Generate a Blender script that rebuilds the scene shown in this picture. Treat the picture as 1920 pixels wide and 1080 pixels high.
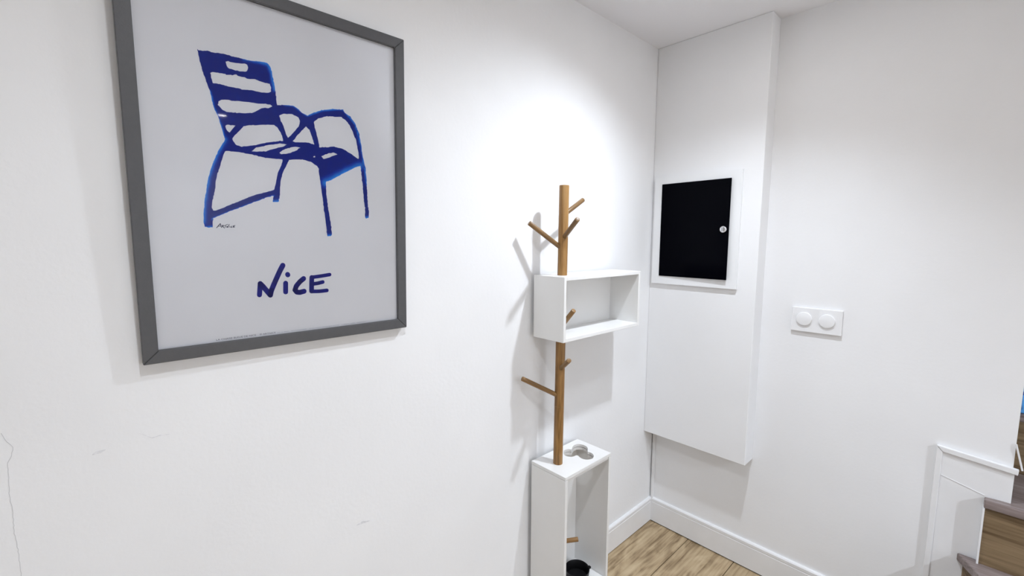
import bpy, bmesh, math, random
import numpy as np
from mathutils import Vector, Matrix
from mathutils.geometry import tessellate_polygon
random.seed(7)
for o in list(bpy.data.objects): bpy.data.objects.remove(o)
S = bpy.context.scene; COL = S.collection

# ------------------------------------------------------------------ camera
FPX = 834.98; CAM = np.array((1.0511, -1.9338, 1.38)); YAW, PITCH, ROLL = -0.0322, 0.1075, 0.0046
_a = math.pi*3/4 - YAW
FW = np.array((math.cos(_a)*math.cos(PITCH), math.sin(_a)*math.cos(PITCH), -math.sin(PITCH)))
RT = np.cross(FW, (0, 0, 1)); RT /= np.linalg.norm(RT); UP = np.cross(RT, FW)
RT, UP = math.cos(ROLL)*RT+math.sin(ROLL)*UP, -math.sin(ROLL)*RT+math.cos(ROLL)*UP
cd = bpy.data.cameras.new('camera'); cd.sensor_width = 36; cd.lens = FPX*36/1920; cd.clip_start = .02
cam = bpy.data.objects.new('camera', cd); COL.objects.link(cam); S.camera = cam
M = Matrix.Identity(4)
for i in range(3):
    M[i][0] = RT[i]; M[i][1] = UP[i]; M[i][2] = -FW[i]; M[i][3] = CAM[i]
cam.matrix_world = M
def ray(u, v): return FW + RT*(u-960)/FPX - UP*(v-540)/FPX
def on(u, v, ax, val):
    d = ray(u, v); return CAM + d*(val-CAM[ax])/d[ax]
def onplane(u, v, P0, N):
    d = ray(u, v); return CAM + d*(np.dot(np.array(P0)-CAM, N)/np.dot(d, N))

# ------------------------------------------------------------------ world, exposure
W = bpy.data.worlds.new('world'); S.world = W; W.use_nodes = True
W.node_tree.nodes['Background'].inputs[0].default_value = (.9, .95, 1, 1)
W.node_tree.nodes['Background'].inputs[1].default_value = 0
S.view_settings.view_transform = 'Standard'; S.view_settings.look = 'None'
S.view_settings.gamma = 1; S.view_settings.use_curve_mapping = False
S.view_settings.exposure = 1.5
LAMP = (.88, .96, 1.06)
# lamps just outside the frame that the photograph gives away: the rack's and switch's shadows, the poster frame's
# shadow, and the glint in the poster glass
SPOTS = [((.62, -.59), 21.0, 'above the coat rack', 'coat_rack'), ((.86, -1.66), 10.5, 'above the framed poster', 'poster'),
         ((3.245, -1.12), 128.0, 'out in front of the staircase', 'hall')]  # hall spot placed from the glint; its strength is raised as added soft fill

SPOT_GAIN = 1.0
H = 2.2057
# ------------------------------------------------------------------ helpers
def tag(o, label, cat, group=None):
    o['label'] = label; o['category'] = cat
    if group: o['group'] = group
    return o
def struct(o, label=None, cat=None):
    o['kind'] = 'structure'
    if label: o['label'] = label
    if cat: o['category'] = cat
    return o
def thing(name, loc, label, cat, group=None):
    o = bpy.data.objects.new(name, None); COL.objects.link(o); o.location = loc; o.empty_display_size = .05
    return tag(o, label, cat, group)
def wloc(o):
    v = Vector((0, 0, 0))
    while o: v += Vector(o.location); o = o.parent
    return v
def link(name, bm, mat, parent=None, smooth=False, origin=None):
    """bm holds world coordinates; origin moves to the parent's place or to the given point"""
    po = wloc(parent) if parent else Vector((0, 0, 0))
    og = Vector(origin) if origin is not None else po
    bmesh.ops.translate(bm, verts=bm.verts, vec=-og)
    bmesh.ops.recalc_face_normals(bm, faces=bm.faces)
    me = bpy.data.meshes.new(name); bm.to_mesh(me); bm.free()
    for f in me.polygons: f.use_smooth = smooth
    me.materials.append(mat)
    o = bpy.data.objects.new(name, me); COL.objects.link(o)
    if parent: o.parent = parent
    o.location = og-po
    return o
def bbox(lo, hi, bev=0, seg=1):
    bm = bmesh.new(); bmesh.ops.create_cube(bm, size=1)
    lo, hi = Vector(lo), Vector(hi)
    for v in bm.verts: v.co = Vector([(lo[i]+hi[i])/2 + v.co[i]*(hi[i]-lo[i]) for i in range(3)])
    if bev: bmesh.ops.bevel(bm, geom=bm.edges[:], offset=bev, segments=seg, affect='EDGES', profile=.5)
    return bm
def box(name, lo, hi, mat, parent=None, bev=0, origin=None, seg=1):
    return link(name, bbox(lo, hi, bev, seg), mat, parent, origin=origin)
def prism(loops, d, bev=0):
    """extrude a polygon (outer loop, then holes; 3-D points in one plane) along d"""
    bm = bmesh.new(); d = Vector(d)
    loops = [[Vector(q) for q in L] for L in loops]
    flat = [q for L in loops for q in L]
    a = [bm.verts.new(q) for q in flat]; b = [bm.verts.new(q+d) for q in flat]
    if len(loops) == 1:
        bm.faces.new(a); bm.faces.new(b)
    else:
        for t in tessellate_polygon(loops):
            bm.faces.new([a[i] for i in t]); bm.faces.new([b[i] for i in t])
    k = 0
    for L in loops:
        n = len(L)
        for i in range(n):
            j = (i+1) % n
            bm.faces.new((a[k+i], a[k+j], b[k+j], b[k+i]))
        k += n
    if bev and len(loops) == 1:
        bmesh.ops.bevel(bm, geom=bm.edges[:], offset=bev, segments=2, affect='EDGES', profile=.5)
    return bm
def cyl(p0, p1, r, seg=28, bev=0, r2=None):
    bm = bmesh.new(); p0, p1 = Vector(p0), Vector(p1); ax = p1-p0
    bmesh.ops.create_cone(bm, cap_ends=True, segments=seg, radius1=r, radius2=r if r2 is None else r2, depth=ax.length)
    if bev:
        ed = [e for e in bm.edges if len(e.link_faces) == 2 and any(len(f.verts) > 4 for f in e.link_faces)]
        bmesh.ops.bevel(bm, geom=ed, offset=bev, segments=2, affect='EDGES', profile=.5)
    q = Vector((0, 0, 1)).rotation_difference(ax.normalized())
    bmesh.ops.rotate(bm, verts=bm.verts, cent=(0, 0, 0), matrix=q.to_matrix())
    bmesh.ops.translate(bm, verts=bm.verts, vec=(p0+p1)/2)
    return bm
def lathe(prof, cen, axis=(0, 0, 1), seg=40):
    """prof: (radius, height) list turned around axis through cen"""
    bm = bmesh.new(); rings = []
    for r, h in prof:
        if r <= 1e-6: rings.append([bm.verts.new((0, 0, h))])
        else: rings.append([bm.verts.new((r*math.cos(2*math.pi*i/seg), r*math.sin(2*math.pi*i/seg), h)) for i in range(seg)])
    for A, B in zip(rings, rings[1:]):
        for i in range(seg):
            j = (i+1) % seg
            if len(A) == 1 and len(B) == 1: continue
            if len(A) == 1: bm.faces.new((A[0], B[i], B[j]))
            elif len(B) == 1: bm.faces.new((A[i], A[j], B[0]))
            else: bm.faces.new((A[i], A[j], B[j], B[i]))
    q = Vector((0, 0, 1)).rotation_difference(Vector(axis).normalized())
    bmesh.ops.rotate(bm, verts=bm.verts, cent=(0, 0, 0), matrix=q.to_matrix())
    bmesh.ops.translate(bm, verts=bm.verts, vec=Vector(cen))
    return bm
def auto_smooth(o, ang=40):
    for f in o.data.polygons: f.use_smooth = True
    try: o.data.set_sharp_from_angle(angle=math.radians(ang))
    except Exception: pass
    return o

# ------------------------------------------------------------------ materials
def mat(name, col, rough=.5, spec=.5, metal=0, noise=0, nscale=8, bump=0, bscale=60, stretch=(1, 1, 1), coat=0):
    m = bpy.data.materials.new(name); m.use_nodes = True; nt = m.node_tree; N = nt.nodes; L = nt.links
    b = N['Principled BSDF']; b.inputs['Base Color'].default_value = (*col, 1); b.inputs['Roughness'].default_value = rough
    b.inputs['Metallic'].default_value = metal; b.inputs['Specular IOR Level'].default_value = spec; b.inputs['Coat Weight'].default_value = coat
    tc = N.new('ShaderNodeTexCoord'); mp = N.new('ShaderNodeMapping'); mp.inputs['Scale'].default_value = stretch
    L.new(tc.outputs['Object'], mp.inputs['Vector'])
    if noise:
        t = N.new('ShaderNodeTexNoise'); t.inputs['Scale'].default_value = nscale; t.inputs['Detail'].default_value = 5
        L.new(mp.outputs[0], t.inputs['Vector'])
        r = N.new('ShaderNodeValToRGB'); r.color_ramp.elements[0].position = .3; r.color_ramp.elements[1].position = .7
        r.color_ramp.elements[0].color = (*[c*(1-noise) for c in col], 1); r.color_ramp.elements[1].color = (*[min(1, c*(1+noise*.4)) for c in col], 1)
        L.new(t.outputs['Fac'], r.inputs['Fac']); L.new(r.outputs['Color'], b.inputs['Base Color'])
    if bump:
        t = N.new('ShaderNodeTexNoise'); t.inputs['Scale'].default_value = bscale; t.inputs['Detail'].default_value = 4
        L.new(mp.outputs[0], t.inputs['Vector'])
        k = N.new('ShaderNodeBump'); k.inputs['Strength'].default_value = bump; k.inputs['Distance'].default_value = .002
        L.new(t.outputs['Fac'], k.inputs['Height']); L.new(k.outputs['Normal'], b.inputs['Normal'])
    return m
def wood(name, dark, mid, light, axis, scale=1.0, rough=.42, vary=.25, run=1.6):
    """grain runs along axis; every object gets its own stretch of grain and tone"""
    m = bpy.data.materials.new(name); m.use_nodes = True; nt = m.node_tree; N = nt.nodes; L = nt.links
    b = N['Principled BSDF']; b.inputs['Roughness'].default_value = rough; b.inputs['Specular IOR Level'].default_value = .35
    tc = N.new('ShaderNodeTexCoord'); oi = N.new('ShaderNodeObjectInfo')
    off = N.new('ShaderNodeVectorMath'); off.operation = 'MULTIPLY_ADD'
    cmb = N.new('ShaderNodeCombineXYZ')
    for i in range(3): L.new(oi.outputs['Random'], cmb.inputs[i])
    off.inputs[1].default_value = (17, 23, 31)
    L.new(cmb.outputs[0], off.inputs[0]); L.new(tc.outputs['Object'], off.inputs[2])
    mp = N.new('ShaderNodeMapping'); s = [14*scale]*3; s[axis] = run*scale; mp.inputs['Scale'].default_value = s
    L.new(off.outputs[0], mp.inputs['Vector'])
    t1 = N.new('ShaderNodeTexNoise'); t1.inputs['Scale'].default_value = 1.0; t1.inputs['Detail'].default_value = 6; t1.inputs['Distortion'].default_value = 1.4
    L.new(mp.outputs[0], t1.inputs['Vector'])
    mp2 = N.new('ShaderNodeMapping'); s2 = [110*scale]*3; s2[axis] = 5*scale; mp2.inputs['Scale'].default_value = s2
    L.new(off.outputs[0], mp2.inputs['Vector'])
    t2 = N.new('ShaderNodeTexNoise'); t2.inputs['Scale'].default_value = 1.0; t2.inputs['Detail'].default_value = 3
    L.new(mp2.outputs[0], t2.inputs['Vector'])
    mx = N.new('ShaderNodeMath'); mx.operation = 'MULTIPLY_ADD'; mx.inputs[1].default_value = .45
    L.new(t2.outputs['Fac'], mx.inputs[0]); 
    sub = N.new('ShaderNodeMath'); sub.operation = 'MULTIPLY'; sub.inputs[1].default_value = .6
    L.new(t1.outputs['Fac'], sub.inputs[0]); L.new(sub.outputs[0], mx.inputs[2])
    r = N.new('ShaderNodeValToRGB'); e = r.color_ramp.elements
    e[0].position = .38; e[0].color = (*dark, 1); e[1].position = .70; e[1].color = (*light, 1)
    k = e.new(.52); k.color = (*mid, 1)
    L.new(mx.outputs[0], r.inputs['Fac'])
    hs = N.new('ShaderNodeHueSaturation'); mr = N.new('ShaderNodeMapRange')
    mr.inputs['To Min'].default_value = 1-vary; mr.inputs['To Max'].default_value = 1+vary*.6
    L.new(oi.outputs['Random'], mr.inputs['Value']); L.new(mr.outputs[0], hs.inputs['Value'])
    L.new(r.outputs['Color'], hs.inputs['Color']); L.new(hs.outputs['Color'], b.inputs['Base Color'])
    bp = N.new('ShaderNodeBump'); bp.inputs['Strength'].default_value = .15; bp.inputs['Distance'].default_value = .001
    L.new(t2.outputs['Fac'], bp.inputs['Height']); L.new(bp.outputs['Normal'], b.inputs['Normal'])
    return m
def emit(name, col, st):
    m = bpy.data.materials.new(name); m.use_nodes = True; N = m.node_tree.nodes
    b = N['Principled BSDF']; b.inputs['Base Color'].default_value = (.9, .9, .9, 1)
    b.inputs['Emission Color'].default_value = (*col, 1); b.inputs['Emission Strength'].default_value = st
    return m
M_WALL = mat('white_wall_paint', (.87, .87, .88), .75, .25, noise=.03, nscale=3, bump=.15, bscale=95)
M_CEIL = mat('ceiling_paint', (.88, .88, .91), .85, .2, bump=.15, bscale=80)
M_BOXING = mat('boxing_paint', (.87, .87, .88), .7, .25, noise=.02, nscale=4, bump=.15, bscale=70)
M_TRIM = mat('white_gloss_trim', (.84, .84, .85), .35, .5, noise=.03, nscale=12)
M_RACK = mat('white_lacquer', (.84, .835, .825), .3, .5, noise=.015, nscale=9)
M_PLASTIC = mat('white_plastic', (.84, .84, .85), .3, .5)
M_PANELFRAME = mat('panel_frame_enamel', (.85, .855, .865), .4, .4)
M_BLACKGLASS = mat('smoked_black_door', (.0006, .0006, .002), .12, .03)
M_CHROME = mat('brushed_chrome', (.78, .78, .80), .22, .5, metal=1)
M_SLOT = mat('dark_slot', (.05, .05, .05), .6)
M_BLACK = mat('black_plastic', (.004, .004, .005), .45, .2)
M_FRAME = mat('grey_frame_lacquer', (.085, .085, .09), .42, .4, noise=.06, nscale=90, bump=.1, bscale=300)
M_PAPER = mat('poster_paper', (.76, .765, .775), .8, .15, noise=.025, nscale=7)
M_INK = mat('navy_ink', (.002, .003, .18), .6, .2)
M_SIGN = mat('dark_ink', (.012, .012, .05), .6, .2)
M_CAPTION = mat('grey_ink', (.10, .10, .13), .6, .2)
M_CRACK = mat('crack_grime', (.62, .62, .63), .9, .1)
M_SCUFF = mat('scuff_grey', (.79, .79, .81), .9, .1, noise=.2, nscale=120)
M_FLOOR = wood('oak_laminate', (.20, .135, .07), (.42, .31, .185), (.56, .44, .28), 1, 1.0, .4, .16, 4.5)
M_SUB = mat('dark_underlay', (.02, .014, .01), .9, .1)
M_TREAD = wood('stair_tread_wood', (.14, .105, .095), (.25, .20, .19), (.36, .31, .30), 0, 1.2, .32, .12)
M_RISER = wood('stair_riser_wood', (.11, .07, .035), (.21, .145, .08), (.30, .215, .125), 0, 1.2, .45, .12)
M_POLE = wood('bamboo_pole', (.15, .075, .022), (.27, .14, .045), (.37, .21, .075), 2, 2.4, .35, .15)
M_PEG = wood('bamboo_peg', (.14, .075, .028), (.25, .14, .055), (.34, .205, .09), 2, 2.4, .38, .25)
M_LENS = emit('spot_lens', (1, .98, .96), 60)
M_RIM = mat('spot_rim', (.8, .8, .82), .3, .5)
# chair print: dark blue brushed ink, lighter where it thins out
def ink_chair():
    m = bpy.data.materials.new('brushed_blue_ink'); m.use_nodes = True; nt = m.node_tree; N = nt.nodes; L = nt.links
    b = N['Principled BSDF']; b.inputs['Roughness'].default_value = .6; b.inputs['Specular IOR Level'].default_value = .2
    at = N.new('ShaderNodeAttribute'); at.attribute_name = 'thin'
    tc = N.new('ShaderNodeTexCoord'); t = N.new('ShaderNodeTexNoise'); t.inputs['Scale'].default_value = 90; t.inputs['Detail'].default_value = 4
    L.new(tc.outputs['Object'], t.inputs['Vector'])
    ad = N.new('ShaderNodeMath'); ad.operation = 'MULTIPLY_ADD'; ad.inputs[1].default_value = .35
    L.new(t.outputs['Fac'], ad.inputs[0]); L.new(at.outputs['Fac'], ad.inputs[2])
    r = N.new('ShaderNodeValToRGB'); e = r.color_ramp.elements
    e[0].position = .18; e[0].color = (.0005, .010, .19, 1); e[1].position = 1.0; e[1].color = (.02, .22, .72, 1)
    k = e.new(.5); k.color = (.002, .035, .36, 1)
    L.new(ad.outputs[0], r.inputs['Fac']); L.new(r.outputs['Color'], b.inputs['Base Color'])
    return m
M_CHAIR = ink_chair()
def glass_mat():
    m = bpy.data.materials.new('clear_acrylic'); m.use_nodes = True; nt = m.node_tree; N = nt.nodes; L = nt.links
    N.remove(N['Principled BSDF'])
    fr = N.new('ShaderNodeFresnel'); fr.inputs['IOR'].default_value = 1.16
    tr = N.new('ShaderNodeBsdfTransparent'); tr.inputs['Color'].default_value = (.97, .97, .98, 1)
    gl = N.new('ShaderNodeBsdfGlossy'); gl.inputs['Roughness'].default_value = .03
    mx = N.new('ShaderNodeMixShader'); L.new(fr.outputs[0], mx.inputs[0]); L.new(tr.outputs[0], mx.inputs[1]); L.new(gl.outputs[0], mx.inputs[2])
    L.new(mx.outputs[0], N['Material Output'].inputs['Surface'])
    return m
M_GLASS = glass_mat()
def blue_pattern():
    m = mat('blue_pattern', (.05, .3, .8), .5); nt = m.node_tree; N = nt.nodes; L = nt.links
    w = N.new('ShaderNodeTexWave'); w.wave_type = 'RINGS'; w.inputs['Scale'].default_value = 9; w.inputs['Distortion'].default_value = 12; w.inputs['Detail'].default_value = 2
    tc = N.new('ShaderNodeTexCoord'); L.new(tc.outputs['Object'], w.inputs['Vector'])
    r = N.new('ShaderNodeValToRGB'); r.color_ramp.elements[0].color = (.02, .09, .40, 1); r.color_ramp.elements[1].color = (.10, .42, .92, 1)
    r.color_ramp.elements[0].position = .25; r.color_ramp.elements[1].position = .45
    L.new(w.outputs['Fac'], r.inputs['Fac']); L.new(r.outputs['Color'], N['Principled BSDF'].inputs['Base Color'])
    return m
M_BLUE = blue_pattern()

# ------------------------------------------------------------------ room shell
X1, Y0, YS = 3.9, -3.2, 2.4          # right wall, wall behind the camera, end of the stairwell
XE = 1.1523                          # where the back wall ends beside the stairs
XS = 2.0                             # outer side of the stairs
wall_left = struct(box('wall_left', (-.1, Y0-.1, 0), (0, .05, H), M_WALL))
wall_back = struct(box('wall_back', (0, 0, 0), (XE, .1, 4.2), M_WALL))
struct(box('wall_left_stairwell', (XE-.1, .1, 0), (XE, YS, 4.2), M_WALL))
struct(box('wall_back_stairwell', (XS, 0, 0), (X1, .1, 4.2), M_WALL))
struct(box('wall_right_stairwell', (XS, .1, 0), (XS+.1, YS, 4.2), M_WALL))
struct(box('wall_end_stairwell', (XE, YS, 0), (XS, YS+.1, 4.2), M_WALL))
struct(box('ceiling_stairwell', (XE, 0, 4.1), (XS, YS, 4.2), M_CEIL))
struct(box('wall_above_hall', (XE, -.1, H), (XS, 0, 4.2), M_WALL))
struct(box('wall_right', (X1, Y0-.1, 0), (X1+.1, 0, H), M_WALL))
struct(box('wall_front', (0, Y0-.1, 0), (X1, Y0, H), M_WALL))
struct(box('ceiling', (-.1, Y0-.1, H), (X1+.1, 0, H+.1), M_CEIL))
# floor: dark underlay with planks 203 mm wide running toward the back wall
floor = struct(box('floor', (0, Y0, -.06), (X1, 0, -.012), M_SUB))
PW, PL, GAP = .2030, 1.215, .0028
pm = None
row = 0; x = 0.0
while x < X1-.02:
    w = min(PW, X1-x)
    y = -.006 - (0.0 if row == 0 else (0, .42, .83)[row % 3]) + (0 if row % 3 == 0 else PL)
    while y > Y0:
        a, b_ = max(Y0, y-PL), min(-.006, y)
        if b_-a > .03:
            full = abs(w-PW) < 1e-4 and abs((b_-a)-PL) < 1e-4
            cx_, cy_ = x+w/2, (a+b_)/2
            if full and pm is not None:
                o = bpy.data.objects.new('plank', pm); COL.objects.link(o); o.parent = floor; o.location = (cx_, cy_, -.006)
            else:
                o = box('plank', (x+GAP/2, a+GAP/2, -.012), (x+w-GAP/2, b_-GAP/2, 0), M_FLOOR, floor, .0008, origin=(cx_, cy_, -.006))
                if full: pm = o.data
        y -= PL
    x += PW; row += 1
# boxing in the corner that carries the fuse board
BW, BD, BZ = .4507, .085, .4813
struct(link('wall_boxing', bbox((0, -BD, BZ), (BW, .0, H), .002), M_BOXING))
# baseboards
HB = .1227
def base_prof(s=1.0):
    # (out from wall, height)
    return [(0, .005), (.012, .005), (.012, HB-.022), (.0105, HB-.0205), (.0105, HB-.0185), (.012, HB-.017), (.012, HB-.006), (.009, HB-.0015), (.006, HB), (0, HB)]
bmb = prism([[(a, Y0, z) for a, z in base_prof()]], (0, -Y0-.0005, 0)); struct(link('baseboard_left', bmb, M_TRIM))
bmb = prism([[(.012, -a, z) for a, z in base_prof()]], (.9877-.012, 0, 0)); struct(link('baseboard_back', bmb, M_TRIM))

# cracks and scuffs in the left wall, flush with the plaster
def ribbon(pts, ws, to3, d):
    """flat strip along 2-D pts with full widths ws; to3 maps (u, v) to a point"""
    bm = bmesh.new(); n = len(pts); Ls = []; Rs = []
    for i in range(n):
        a = np.array(pts[max(0, i-1)], float); c = np.array(pts[min(n-1, i+1)], float); t = c-a; t /= np.linalg.norm(t)+1e-9
        nn = np.array((-t[1], t[0])); w = ws[i] if hasattr(ws, '__len__') else ws
        q = np.array(pts[i], float); Ls.append(bm.verts.new(to3(*(q+nn*w/2)))); Rs.append(bm.verts.new(to3(*(q-nn*w/2))))
    for i in range(n-1): bm.faces.new((Ls[i], Ls[i+1], Rs[i+1], Rs[i]))
    if d is not None:
        r = bmesh.ops.extrude_face_region(bm, geom=bm.faces[:]); bmesh.ops.translate(bm, verts=[v for v in r['geom'] if isinstance(v, bmesh.types.BMVert)], vec=d)
    return bm
def densify(pts, step, jit=0):
    out = []
    for a, b in zip(pts, pts[1:]):
        a = np.array(a, float); b = np.array(b, float); n = max(1, int(np.linalg.norm(b-a)/step))
        for i in range(n):
            q = a+(b-a)*i/n
            out.append(tuple(q+np.array((random.gauss(0, jit), random.gauss(0, jit)))))
    out.append(tuple(pts[-1])); return out
wall3 = lambda u, v: tuple(on(u, v, 0, 0.0))
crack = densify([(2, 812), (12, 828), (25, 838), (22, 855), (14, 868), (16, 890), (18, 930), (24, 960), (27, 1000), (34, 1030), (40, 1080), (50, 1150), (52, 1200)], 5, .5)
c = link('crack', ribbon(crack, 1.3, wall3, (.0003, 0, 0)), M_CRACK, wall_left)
for k, (P, w) in enumerate([([(173, 853), (180, 849), (188, 847), (198, 843)], [1, 5, 5, 1]), ([(262, 812), (285, 821), (300, 816), (318, 814)], [.5, 1.5, 1.5, .5]), ([(668, 985), (680, 979), (694, 976)], [1, 5, 1])]):
    link('scuff', ribbon(P, w, wall3, (.0003, 0, 0)), M_SCUFF, wall_left)

# ------------------------------------------------------------------ staircase (winding up behind the end of the back wall)
RH = .2055
st = thing('staircase', (1.06, -.4, 0), 'winding wooden staircase with greyish treads and brown risers beside the white wall end', 'staircase')
TT = .026
def tread(poly, z): 
    return link('tread', prism([[(x, y, z-TT) for x, y in poly]], (0, 0, TT), .004), M_TREAD, st)
def riser(a, b, z0, z1, t=.014):
    a = Vector((*a, 0)); b = Vector((*b, 0)); d = (b-a).normalized(); n = Vector((-d.y, d.x, 0))*t
    return link('riser', prism([[(a.x, a.y, z0), (b.x, b.y, z0), (b.x, b.y, z1), (a.x, a.y, z1)]], n), M_RISER, st)
YW = -.0065; YO = -.85
zA, zB, z0 = .4045, .611, .199
nA = Vector((.048, -.087)).normalized()
def alongA(d): return (1.0589+nA.x*d, YW+nA.y*d)
e0 = (1.035, YO)
LA = (YO-YW)/nA.y
pA = alongA(LA)
tread([(1.005, YW), (XE+.2, YW), (XS, YW), (XS, YO), e0], z0)
riser((1.020, YW), (1.050, YO+.012), 0, z0-TT)
tread([(1.0589, YW), (1.1026, YW), (1.1026, -.02), (XS, -.02), (XS, YO), pA], zA)
a0 = (1.0589+.016, YW); a1 = (pA[0]+.016, YO+.012); riser(a0, a1, z0, zA-TT)
tread([(1.1026, -.036), (1.1026, YW), (XE+.006, YW), (XE+.006, .30), (XS-.002, .30), (XS-.002, -.036)], zB)
riser((1.1060, -.026), (XS, -.026), zA, zB-TT)
ys = .27; z = zB
k = 0
while ys+.26 < YS-.02:
    riser((XE+.002, ys), (XS-.002, ys), z, z+RH-TT)
    z += RH
    tread([(XE+.002, ys-.012), (XS-.002, ys-.012), (XS-.002, ys+.255), (XE+.002, ys+.255)], z)
    ys += .24; k += 1
# white edge bead closing the left end of the second riser, and the outer cheek of the stairs
link('edge_bead', bbox((1.1015, -.034, zA), (1.1060, YW, zB-TT-.001)), M_TRIM, st)
link('outer_cheek', prism([[(e0[0]+.02, YO+.012, 0), (XS-.002, YO+.012, 0), (XS-.002, YO+.012, zA-TT), (pA[0]+.03, YO+.012, zA-TT), (pA[0]+.03, YO+.012, z0-TT), (e0[0]+.02, YO+.012, z0-TT)]], (0, .012, 0)), M_TRIM, st)
# white skirting panel on the wall along the stairs
tr = struct(link('trim_1', prism([[(1.0, 0, 0), (XE+.004, 0, 0), (XE+.004, 0, .706), (1.0, 0, .7200)]], (0, -.006, 0)), M_TRIM))
link('vertical_moulding', prism([[(.9877, 0, .0), (1.0027, 0, .0), (1.0027, 0, .7178), (.9877, 0, .7357)]], (0, -.011, 0), .0015), M_TRIM, tr)
link('top_moulding', prism([[(.9883, 0, .7357), (1.0033, 0, .7180), (1.1625, 0, .7025), (1.1638, 0, .7190)]], (0, -.013, 0), .0015), M_TRIM, tr)
a = on(1905.5, 833, 1, -.004); b = on(1917, 883, 1, -.004)
link('loose_strip', cyl(a, b, .0022, 8), M_TRIM, tr)
link('panel_joint', prism([[(1.004, -.006, .640), (1.103, -.006, .6125), (1.103, -.006, .6140), (1.004, -.006, .6414)]], (0, -.0012, 0)), M_TRIM, tr)
# blue patterned box on the stair tread behind the wall end
bx = thing('storage_box', (1.29, .36, zB+RH), 'bright blue patterned box on the stair tread behind the wall end', 'box')
box('body', (XE+.012, .272, zB+RH), (XE+.262, .43, zB+RH+.15), M_BLUE, bx, .003)
box('lid', (XE+.009, .269, zB+RH+.125), (XE+.265, .433, zB+RH+.158), M_BLUE, bx, .003)

# ------------------------------------------------------------------ cable trunking in the recess under the boxing
ct = thing('cable_trunking', (.02, -.005, HB), 'slim white cable trunking running up the corner under the boxing', 'trunking')
box('channel', (.005, -.009, HB-.001), (.0185, 0, BZ+.001), M_TRIM, ct, .001)
box('cover_strip', (.007, -.0115, HB-.001), (.0165, -.009, BZ+.001), M_PLASTIC, ct, .0008)

# ------------------------------------------------------------------ framed poster
TILT = math.atan(.016/.72)
P0 = np.array((.020, 0, 1.1503)); PN = np.array((math.cos(TILT), 0, -math.sin(TILT)))   # front face of the frame
VU = np.array((math.sin(TILT), 0, math.cos(TILT)))
yl = (onplane(270, 685, P0, PN)[1]+onplane(209, 0, P0, PN)[1])/2
yr = (onplane(764, 614, P0, PN)[1]+onplane(756, 74, P0, PN)[1])/2
vt = np.dot(onplane(756, 74, P0, PN)-P0, VU); fw = .0235
PW_, PH_ = yr-yl, vt
pic = thing('framed_poster', (0, (yl+yr)/2, P0[2]), 'grey framed poster with a blue painted chair and the word NiCE on the wall', 'picture')
def pp(u, v, h): return tuple(P0 + np.array((0, yl+u, 0)) + VU*v + PN*h)    # u across, v up, h out of the frame's face
FD = .0185
def rail(name, quad):
    return link(name, prism([[pp(u, v, -FD) for u, v in quad]], Vector(PN*FD), .0012), M_FRAME, pic)
g = .0002
rail('frame_rail', [(0, 0), (PW_, 0), (PW_-fw, fw), (fw, fw)])
rail('frame_rail', [(0, PH_), (fw, PH_-fw), (PW_-fw, PH_-fw), (PW_, PH_)])
rail('frame_rail', [(0, g), (fw-g, fw+g), (fw-g, PH_-fw-g), (0, PH_-g)])
rail('frame_rail', [(PW_, g), (PW_, PH_-g), (PW_-fw+g, PH_-fw-g), (PW_-fw+g, fw+g)])
def slab(name, u0, u1, v0, v1, h0, h1, m, parent):
    return link(name, prism([[pp(u0, v0, h0), pp(u1, v0, h0), pp(u1, v1, h0), pp(u0, v1, h0)]], Vector(PN*(h1-h0))), m, parent)
i0 = fw-.004
slab('backing_board', i0, PW_-i0, i0, PH_-i0, -.016, -.0125, M_SUB, pic)
paper = slab('poster_sheet', i0, PW_-i0, i0, PH_-i0, -.0124, -.0092, M_PAPER, pic)
slab('glass_pane', i0, PW_-i0, i0, PH_-i0, -.0066, -.0050, M_GLASS, pic)
for (u0, u1, v0, v1) in [(fw-.0005, PW_-fw+.0005, fw-.0006, fw+.0010), (fw-.0005, PW_-fw+.0005, PH_-fw-.001, PH_-fw+.0006), (PW_-fw-.0012, PW_-fw+.0006, fw, PH_-fw)]:
    slab('inner_lip', u0, u1, v0, v1, -.0048, -.0012, M_FRAME, pic)
PAP = P0 + PN*(-.0090)                        # printing lies just on the sheet
def ink(u, v): return tuple(onplane(u, v, PAP, PN))
A_ = lambda L: [(180+x/3, y/3) for x, y in L]
B_ = lambda L: [(350+x/5.144, 80+y/5.144) for x, y in L]
C_ = lambda L: [(370+x/5.4, 250+y/5.4) for x, y in L]
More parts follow.
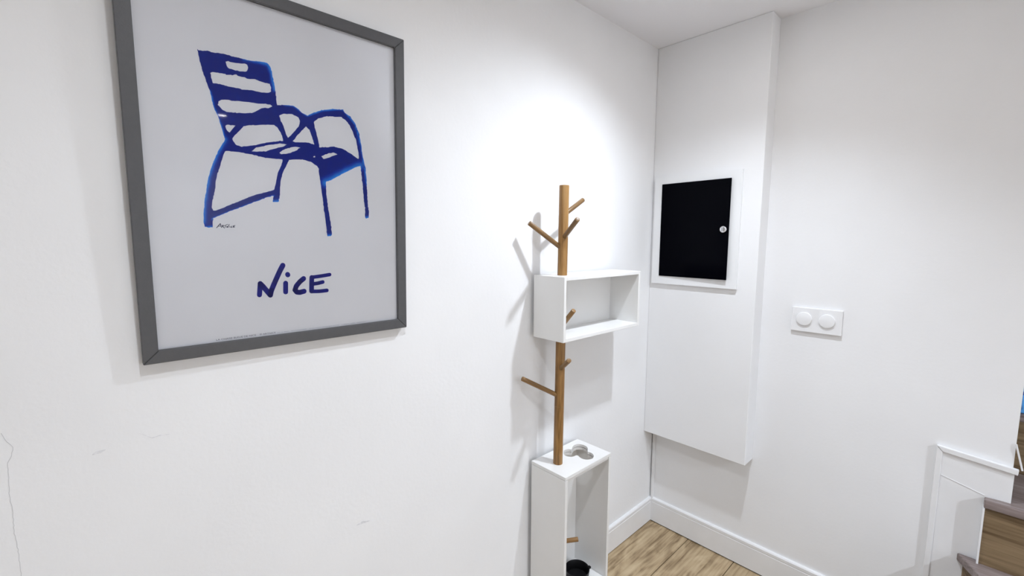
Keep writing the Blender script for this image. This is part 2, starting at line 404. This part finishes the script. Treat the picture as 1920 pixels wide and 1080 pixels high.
outer = B_([(103, 60), (120, 75), (185, 78), (260, 95), (340, 105), (440, 130), (540, 155), (600, 170), (700, 180), (760, 190), (790, 205), (810, 240), (825, 290), (840, 370), (852, 450), (862, 520), (866, 570)]) \
  + A_([(1020, 592), (1070, 590), (1110, 595), (1140, 615), (1160, 635), (1190, 650), (1220, 635), (1270, 620), (1330, 612), (1390, 615), (1400, 635), (1430, 655), (1460, 700), (1480, 750), (1493, 820), (1500, 880)]) \
  + C_([(1690, 290), (1700, 340), (1712, 450), (1717, 560), (1725, 700), (1738, 800), (1735, 855), (1710, 862), (1697, 850), (1700, 800), (1690, 700), (1680, 600), (1670, 500), (1660, 400), (1652, 330),
        (1600, 345), (1500, 395), (1400, 450), (1300, 495), (1305, 600), (1320, 720), (1340, 850), (1355, 950), (1363, 1030), (1350, 1040), (1318, 1042), (1310, 1010), (1303, 920), (1290, 820), (1270, 680), (1255, 560), (1240, 450), (1225, 350), (1200, 320), (1150, 290), (1090, 270), (1020, 265), (930, 268),
        (910, 310), (880, 370), (860, 420), (845, 480), (838, 530), (838, 600), (825, 695), (765, 697), (770, 632), (700, 650), (600, 690), (450, 745), (300, 800), (160, 860), (155, 900), (157, 950), (120, 958), (75, 945), (62, 900), (65, 820), (70, 700), (85, 600), (110, 450), (150, 320), (200, 200), (250, 110), (280, 70)]) \
  + B_([(370, 930), (355, 890), (330, 800), (300, 710), (260, 620), (240, 540), (225, 470), (180, 350), (150, 260), (125, 170), (110, 100)])
holes = [
 B_([(375, 178), (400, 180), (440, 192), (500, 198), (560, 202), (580, 215), (590, 240), (580, 275), (560, 280), (500, 272), (440, 260), (405, 245), (385, 215)]),
 B_([(228, 292), (250, 283), (330, 295), (400, 310), (440, 312), (480, 305), (500, 325), (560, 335), (600, 352), (650, 350), (700, 372), (760, 390), (800, 400), (815, 430), (812, 470), (790, 485), (720, 480), (640, 460), (560, 455), (480, 435), (400, 420), (320, 400), (255, 388), (240, 350)]),
 B_([(305, 570), (330, 555), (380, 548), (450, 562), (520, 565), (580, 570), (640, 580), (700, 590), (760, 592), (810, 598), (830, 612), (800, 628), (720, 632), (680, 655), (640, 680), (560, 680), (480, 675), (390, 670), (350, 650), (320, 620), (300, 595)]),
 B_([(370, 800), (400, 790), (440, 795), (470, 800), (440, 835), (415, 865), (395, 855), (380, 830)]),
 B_([(440, 930), (455, 905), (490, 870), (520, 840), (550, 805), (600, 795), (680, 795), (760, 790), (840, 795), (875, 815), (900, 860), (926, 910)]) + A_([(1052, 792), (980, 799), (900, 815), (820, 825), (790, 815), (772, 795)]),
 A_([(875, 850), (900, 830), (970, 817), (1040, 808), (1075, 812), (1060, 822), (1010, 835), (960, 850), (900, 853)]),
 A_([(1030, 860), (1060, 840), (1110, 825), (1150, 830), (1130, 845), (1090, 862), (1040, 867)]),
 A_([(1270, 880), (1290, 868), (1340, 857), (1358, 868), (1320, 882), (1280, 895)]),
 A_([(1030, 650), (1060, 638), (1100, 642), (1140, 660), (1148, 680), (1140, 710), (1110, 745), (1082, 775), (1070, 760), (1055, 710), (1040, 680)]),
 A_([(1105, 795), (1130, 765), (1180, 712), (1200, 730), (1215, 770), (1228, 812), (1180, 800), (1120, 800)]),
 A_([(1225, 685), (1250, 668), (1290, 655), (1330, 655), (1380, 660), (1410, 680), (1440, 730), (1465, 800), (1480, 880), (1475, 895), (1440, 868), (1390, 838), (1340, 825), (1290, 828), (1258, 830), (1245, 770), (1230, 710)]),
 C_([(285, 180), (330, 180), (430, 190), (550, 215), (650, 240), (760, 255), (860, 265), (868, 275), (850, 320), (820, 390), (805, 450), (790, 520), (780, 570), (700, 595), (600, 620), (480, 665), (380, 705), (280, 745), (190, 780), (160, 780), (145, 740), (150, 700), (170, 620), (185, 500), (205, 400), (230, 330), (250, 260), (270, 200)]),
 C_([(1175, 236), (1182, 230), (1193, 232), (1196, 242), (1188, 249), (1177, 246)]),
]
def brushy(L, amt):
    L = L+[L[0]]; return densify(L, 2.4, amt)[:-1]
loops2 = [brushy(outer, .38)]+[brushy(h, .38) for h in holes]
# thin-ink zones: (polyline, reach in pixels)
thin_zones = [(C_([(62, 900), (65, 820), (70, 700), (85, 600), (110, 450), (150, 320), (200, 200), (250, 110), (280, 60)]), 9.0),
 (B_([(560, 150), (700, 178), (790, 205), (825, 290), (850, 450)]), 8), (C_([(1300, 500), (1400, 450), (1500, 395), (1640, 335)]), 13), (C_([(75, 955), (157, 955)]), 6), (C_([(765, 700), (825, 695)]), 8),
 (C_([(1318, 1045), (1360, 1040)]), 7), (C_([(1700, 862), (1738, 855)]), 6), (A_([(1390, 615), (1460, 700), (1493, 820), (1525, 1040)]), 3.5), (A_([(1060, 588), (1110, 593), (1190, 650), (1270, 620), (1390, 612)]), 4),
 (B_([(225, 470), (260, 620), (330, 800), (365, 920)]), 4), (C_([(150, 868), (300, 805), (600, 692), (770, 632)]), 3)]
def pdist(q, P):
    d = 1e9; q = np.array(q)
    for a, b in zip(P, P[1:]):
        a = np.array(a); b = np.array(b); t = max(0, min(1, np.dot(q-a, b-a)/max(1e-9, np.dot(b-a, b-a)))); d = min(d, np.linalg.norm(a+(b-a)*t-q))
    return d
def chair_print():
    # triangulate, then cut finely so the thin-ink attribute has vertices to live on
    bm = bmesh.new(); flat = [q for L in loops2 for q in L]
    vs = [bm.verts.new((q[0], q[1], 0)) for q in flat]
    for t in tessellate_polygon([[Vector((*q, 0)) for q in L] for L in loops2]):
        try: bm.faces.new([vs[i] for i in t])
        except ValueError: pass
    xs = [q[0] for q in flat]; ysx = [q[1] for q in flat]
    for ax, (lo, hi) in ((0, (min(xs), max(xs))), (1, (min(ysx), max(ysx)))):
        c_ = lo+3.5
        while c_ < hi:
            co = (c_, 0, 0) if ax == 0 else (0, c_, 0); no = (1, 0, 0) if ax == 0 else (0, 1, 0)
            bmesh.ops.bisect_plane(bm, geom=bm.verts[:]+bm.edges[:]+bm.faces[:], plane_co=co, plane_no=no); c_ += 3.5
    val = []
    for v in bm.verts:
        q = (v.co.x, v.co.y); t = 0
        for P, rch in thin_zones: t = max(t, 1-pdist(q, P)/rch)
        val.append(max(0, t)*.85); v.co = Vector(ink(*q))
    o = link('chair_print', bm, M_CHAIR, paper)
    at = o.data.attributes.new('thin', 'FLOAT', 'POINT'); at.data.foreach_set('value', val)
    return o
chair_print()
def stroke_mesh(strokes, conv):
    """round-capped pen strokes: (points, width) in conv's pixels"""
    bm = bmesh.new()
    for pts, w in strokes:
        pts = [np.array(conv([q])[0]) for q in pts]; r = w/2
        for a, b in zip(pts, pts[1:]):
            ang = math.atan2(*(b-a)[::-1]); ring = []
            for i in range(13): t = ang+math.pi/2+math.pi*i/12; ring.append(a+r*np.array((math.cos(t), math.sin(t))))
            for i in range(13): t = ang-math.pi/2+math.pi*i/12; ring.append(b+r*np.array((math.cos(t), math.sin(t))))
            bm.faces.new([bm.verts.new(ink(*q)) for q in ring])
    return bm
D_ = lambda L: [(460+x/10.667, 480+y/10.667) for x, y in L]
link('title_print', stroke_mesh([
 ([(283, 775), (298, 555)], 9.6), ([(298, 555), (345, 600), (500, 780)], 10), ([(500, 780), (520, 690), (600, 500), (690, 300), (748, 190)], 10.0),
 ([(806, 545), (806, 718)], 9.3), ([(845, 368), (850, 378)], 9.2),
 ([(1165, 452), (1090, 515), (1020, 600), (993, 680), (1030, 722), (1090, 728), (1175, 705)], 9.4),
 ([(1685, 372), (1520, 400), (1340, 425)], 6.8), ([(1330, 430), (1325, 560), (1325, 700)], 9), ([(1325, 708), (1480, 706), (1630, 688)], 7), ([(1335, 562), (1450, 545), (1548, 520)], 7)], D_), M_INK, paper)
G_ = lambda L: [(395+x/30.85, 405+y/30.85) for x, y in L]
link('signature_print', stroke_mesh([
 ([(345, 680), (555, 440), (600, 560), (625, 665)], 1.3), ([(460, 590), (610, 575)], 1.0), ([(672, 640), (680, 535), (745, 548), (700, 595), (800, 700)], 1.2),
 ([(800, 560), (985, 480)], 1.0), ([(815, 565), (860, 600), (845, 660)], 1.0), ([(935, 660), (940, 590), (1000, 660), (1070, 490)], 1.2), ([(1100, 600), (1110, 655)], 1.0),
 ([(1225, 590), (1165, 625), (1175, 660), (1240, 655)], 1.1), ([(1410, 545), (1300, 575), (1300, 655), (1390, 640)], 1.1), ([(1300, 610), (1370, 600)], .9)], G_), M_SIGN, paper)
# tiny caption line along the bottom of the sheet
def text_mesh(body, size, base, udir, vdir, ndir, m, name, parent, width=None):
    cu = bpy.data.curves.new(name, 'FONT'); cu.body = body; cu.size = 1.0
    t = bpy.data.objects.new(name, cu); COL.objects.link(t)
    me = bpy.data.meshes.new_from_object(t.evaluated_get(bpy.context.evaluated_depsgraph_get()))
    bpy.data.objects.remove(t)
    w = max(v.co.x for v in me.vertices); sx = width/w if width else size
    bm = bmesh.new(); bm.from_mesh(me); bpy.data.meshes.remove(me)
    base, udir, vdir = Vector(base), Vector(udir), Vector(vdir)
    for v in bm.verts: v.co = base+udir*(v.co.x*sx)+vdir*(v.co.y*size)
    return link(name, bm, m, parent)
c0 = np.array(ink(405, 639)); c1 = np.array(ink(686, 603.5))
ud = (c1-c0)/np.linalg.norm(c1-c0)
text_mesh('LA CHAISE BLEUE DE NICE    \u00a9 ARTNICE  --- -- -----   -----------------   ------ ----- - ------- ---- --------   - -------- ------   ------------', .0048, c0, ud, VU, PN, M_CAPTION, 'caption_print', paper, np.linalg.norm(c1-c0))

# ------------------------------------------------------------------ fuse board on the boxing
fb = thing('fuse_board', (.2, -BD, 1.19), 'white framed fuse board with glossy black door on the boxed-in corner', 'fuse board')
E0, E1, EZ0, EZ1 = .0158, .382, 1.190, 1.6556; D0, D1, DZ0, DZ1 = .0518, .3467, 1.2248, 1.6240
yf = -BD-.012
link('surround', prism([[(E0, -BD, EZ0), (E1, -BD, EZ0), (E1, -BD, EZ1), (E0, -BD, EZ1)], [(D0+.004, -BD, DZ0+.004), (D0+.004, -BD, DZ1-.004), (D1-.004, -BD, DZ1-.004), (D1-.004, -BD, DZ0+.004)]], (0, -.012, 0)), M_PANELFRAME, fb)
box('back_tray', (D0, -BD-.004, DZ0), (D1, -BD+.0005, DZ1), M_BLACK, fb)
# the door stands a little proud at its lock side
def dpt(x, z, h): return (x, yf+.001-(x-D0)/(D1-D0)*.009-h, z)
door = link('door', prism([[dpt(D0, DZ0, 0), dpt(D1, DZ0, 0), dpt(D1, DZ1, 0), dpt(D0, DZ1, 0)]], (0, -.004, 0), .0012), M_BLACKGLASS, fb)
lk = on(1356, 430, 1, yf-.013); lk = Vector((lk[0], dpt(lk[0], 0, .004)[1], lk[2]))
auto_smooth(link('lock', lathe([(0, .006), (.0085, .006), (.0105, .005), (.0122, .0055), (.0135, .004), (.0138, -.001)], lk, (0, -1, 0), 32), M_CHROME, door))
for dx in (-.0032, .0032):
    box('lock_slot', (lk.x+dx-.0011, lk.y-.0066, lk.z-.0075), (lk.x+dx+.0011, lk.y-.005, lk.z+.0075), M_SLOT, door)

# ------------------------------------------------------------------ double light switch
SX0, SX1, SZ0, SZ1 = .5575, .7155, 1.0428, 1.1341
sw = thing('light_switch', (.6365, 0, 1.088), 'double white light switch with two round buttons on the wall', 'light switch')
box('plate', (SX0, -.0105, SZ0), (SX1, 0, SZ1), M_PLASTIC, sw, .0022, seg=2)
for px, py in ((1507, 598), (1550, 603)):
    q = on(px, py, 1, -.016)
    auto_smooth(link('button', lathe([(0, .0065), (.022, .0065), (.0242, .0058), (.025, .004), (.025, 0)], (q[0], -.0102, q[2]), (0, -1, 0), 48), M_PLASTIC, sw))

# ------------------------------------------------------------------ coat rack with shelf box and umbrella box
XB = .016; XF, LY0, LY1, LZ, LZB = .1712, -.8662, -.6106, .6113, .1268
T = .012
ck = thing('coat_rack', (.09, -.74, 0), 'bamboo branch coat rack with white shelf box and white umbrella box', 'coat rack')
# umbrella box
box('base_side_panel', (XB, LY0, 0), (XF, LY0+T, LZ-T), M_RACK, ck, .0008)
box('base_side_panel', (XB, LY1-T, 0), (XF, LY1, LZ-T), M_RACK, ck, .0008)
box('base_back_panel', (XB, LY0+T, 0), (XB+.008, LY1-T, LZ-T), M_RACK, ck)
box('base_bottom_panel', (XB+.008, LY0+T, LZB-T), (XF-.002, LY1-T, LZB), M_RACK, ck, .0008)
box('plinth_panel', (XF-.02, LY0+T, 0), (XF-.008, LY1-T, LZB-T), M_RACK, ck)
hole_px = [(180, 440), (178, 395), (205, 362), (240, 350), (290, 345), (350, 355), (356, 310), (385, 268), (450, 243), (530, 246), (600, 265), (655, 298), (676, 340), (662, 400), (705, 406), (750, 425), (788, 460), (795, 500), (770, 535), (720, 553), (640, 562), (560, 545), (505, 510), (470, 475), (430, 472), (390, 495), (320, 505), (240, 490), (195, 465)]
hole = [on(1040+x/10.8, 810+y/10.8, 2, LZ) for x, y in hole_px]
hole = [(q[0], q[1]) for q in hole]
def smooth_loop(P, n=2):
    for _ in range(n):
        Q = []
        for i in range(len(P)):
            a, b = P[i], P[(i+1) % len(P)]
            Q += [(a[0]*.75+b[0]*.25, a[1]*.75+b[1]*.25), (a[0]*.25+b[0]*.75, a[1]*.25+b[1]*.75)]
        P = Q
    return P
hole = smooth_loop(hole, 1)
def holed(name, z0, z1, x0, x1, y0, y1, m, grow=0):
    c_ = np.mean(hole, 0); h = [tuple(c_+(np.array(q)-c_)*(1+grow)) for q in hole]
    return link(name, prism([[(x0, y0, z0), (x1, y0, z0), (x1, y1, z0), (x0, y1, z0)], [(a, b, z0) for a, b in h[::-1]]], (0, 0, z1-z0)), m, ck)
holed('base_top_panel', LZ-.010, LZ, XB, XF, LY0, LY1, M_RACK)
holed('spacer_sheet', LZ-.0125, LZ-.010, XB+.001, XF-.004, LY0+.002, LY1-.002, M_RACK, .16)
holed('base_under_panel', LZ-.022, LZ-.0125, XB+.008, XF-.004, LY0+T, LY1-T, M_RACK)
# shelf box
UF, UY0, UY1, UZ1, UZ0 = .1493, -.8632, -.4149, 1.2643, 1.0538
box('shelf_side_panel', (XB, UY0, UZ0), (UF, UY0+T, UZ1), M_RACK, ck, .0008)
box('shelf_side_panel', (XB, UY1-T, UZ0), (UF, UY1, UZ1), M_RACK, ck, .0008)
box('shelf_top_panel', (XB, UY0+T, UZ1-T), (UF, UY1-T, UZ1), M_RACK, ck, .0008)
box('shelf_bottom_panel', (XB, UY0+T, UZ0), (UF, UY1-T, UZ0+T), M_RACK, ck, .0008)
box('shelf_back_panel', (XB, UY0+T, UZ0+T), (XB+.006, UY1-T, UZ1-T), M_RACK, ck)
# pole
pb = Vector((.0883, -.8091, LZB)); pt = Vector((.0883, -.7995, 1.5575)); k0 = Vector((.0883, -.8091, LZ))
pdir = (pt-k0).normalized(); pb = k0-pdir*((LZ-LZB)/pdir.z)
def axis(z): return k0+pdir*((z-LZ)/pdir.z)
o = auto_smooth(link('pole', cyl(pb, pt, .0163, 36, .0015), M_POLE, ck, True, origin=pb)); 
# a dark shrinkage ring where two lengths of the pole meet
auto_smooth(link('pole_joint', cyl(axis(.816), axis(.8175), .0164, 36), M_PEG, ck, True))
def peg(z, tip, r=.0078):
    a = axis(z); tip = Vector(tip); d = tip-a
    bm = cyl((0, 0, 0), (0, 0, d.length), r, 24, .0012)
    o = link('peg', bm, M_PEG, ck, origin=(0, 0, 0)); auto_smooth(o)
    o.location = a-wloc(ck); o.rotation_mode = 'QUATERNION'
    o.rotation_quaternion = Vector((0, 0, 1)).rotation_difference(d.normalized())
    return o

def along(u, v, a, b, s):                      # a point on the sight line between two planes' crossings
    A = on(u, v, *a); B = on(u, v, *b); return A+(B-A)*s
XP, YP = (0, .0883), (1, -.8045)
peg(1.350, along(992, 418, XP, YP, .29))
peg(1.462, along(1093, 375, XP, YP, -.1))
peg(1.385, along(1083, 411, YP, XP, -.6))
peg(1.090, along(1076, 582, YP, XP, -.12))
peg(.944, along(1067, 676, YP, XP, -1.0))
peg(.850, along(979, 710, XP, YP, .30))
peg(.318, along(1084, 1011, YP, XP, .35))
# black cup standing on the bottom of the umbrella box
cup = thing('drip_cup', (.098, -.700, LZB), 'round black drip cup inside the white umbrella box', 'cup')
auto_smooth(link('bowl', lathe([(0, 0), (.036, 0), (.041, .004), (.045, .034), (.0455, .038), (.043, .038), (.0405, .034), (.037, .007), (0, .006)], (.098, -.700, LZB), seg=48), M_BLACK, cup))
link('lug', bbox((.118, -.664, LZB+.030), (.128, -.655, LZB+.038), .001), M_BLACK, cup)

# ------------------------------------------------------------------ recessed ceiling spotlights
for (lx, ly), en, where, key in SPOTS:
    sp = thing('ceiling_spotlight_'+key+'_offscreen', (lx, ly, H), 'round recessed ceiling spotlight '+where, 'spotlight', 'recessed ceiling spotlights')
    auto_smooth(link('bezel', lathe([(.030, -.001), (.032, -.005), (.040, -.006), (.045, -.003), (.046, .002), (.030, .002)], (lx, ly, H), seg=40), M_RIM, sp))
    link('lens_'+key+'_offscreen', lathe([(0, -.003), (.030, -.003), (.030, .002), (0, .002)], (lx, ly, H), seg=32), M_LENS, sp)
    ld = bpy.data.lights.new('spot_beam_'+key+'_offscreen', 'SPOT'); ld.energy = en*SPOT_GAIN; ld.color = LAMP; ld.spot_size = math.radians(138 if ly > -.7 else 155); ld.spot_blend = 1.0; ld.shadow_soft_size = .028
    lo_ = bpy.data.objects.new('spot_beam_'+key+'_offscreen', ld); COL.objects.link(lo_); lo_.parent = sp; lo_.location = (0, 0, -.012)
    if ly > -.7:                                   # swivelled slightly toward the coat rack
        lo_.rotation_mode = 'QUATERNION'; lo_.rotation_quaternion = Vector((0, 0, -1)).rotation_difference(Vector((-.12, -.20, -1)).normalized())
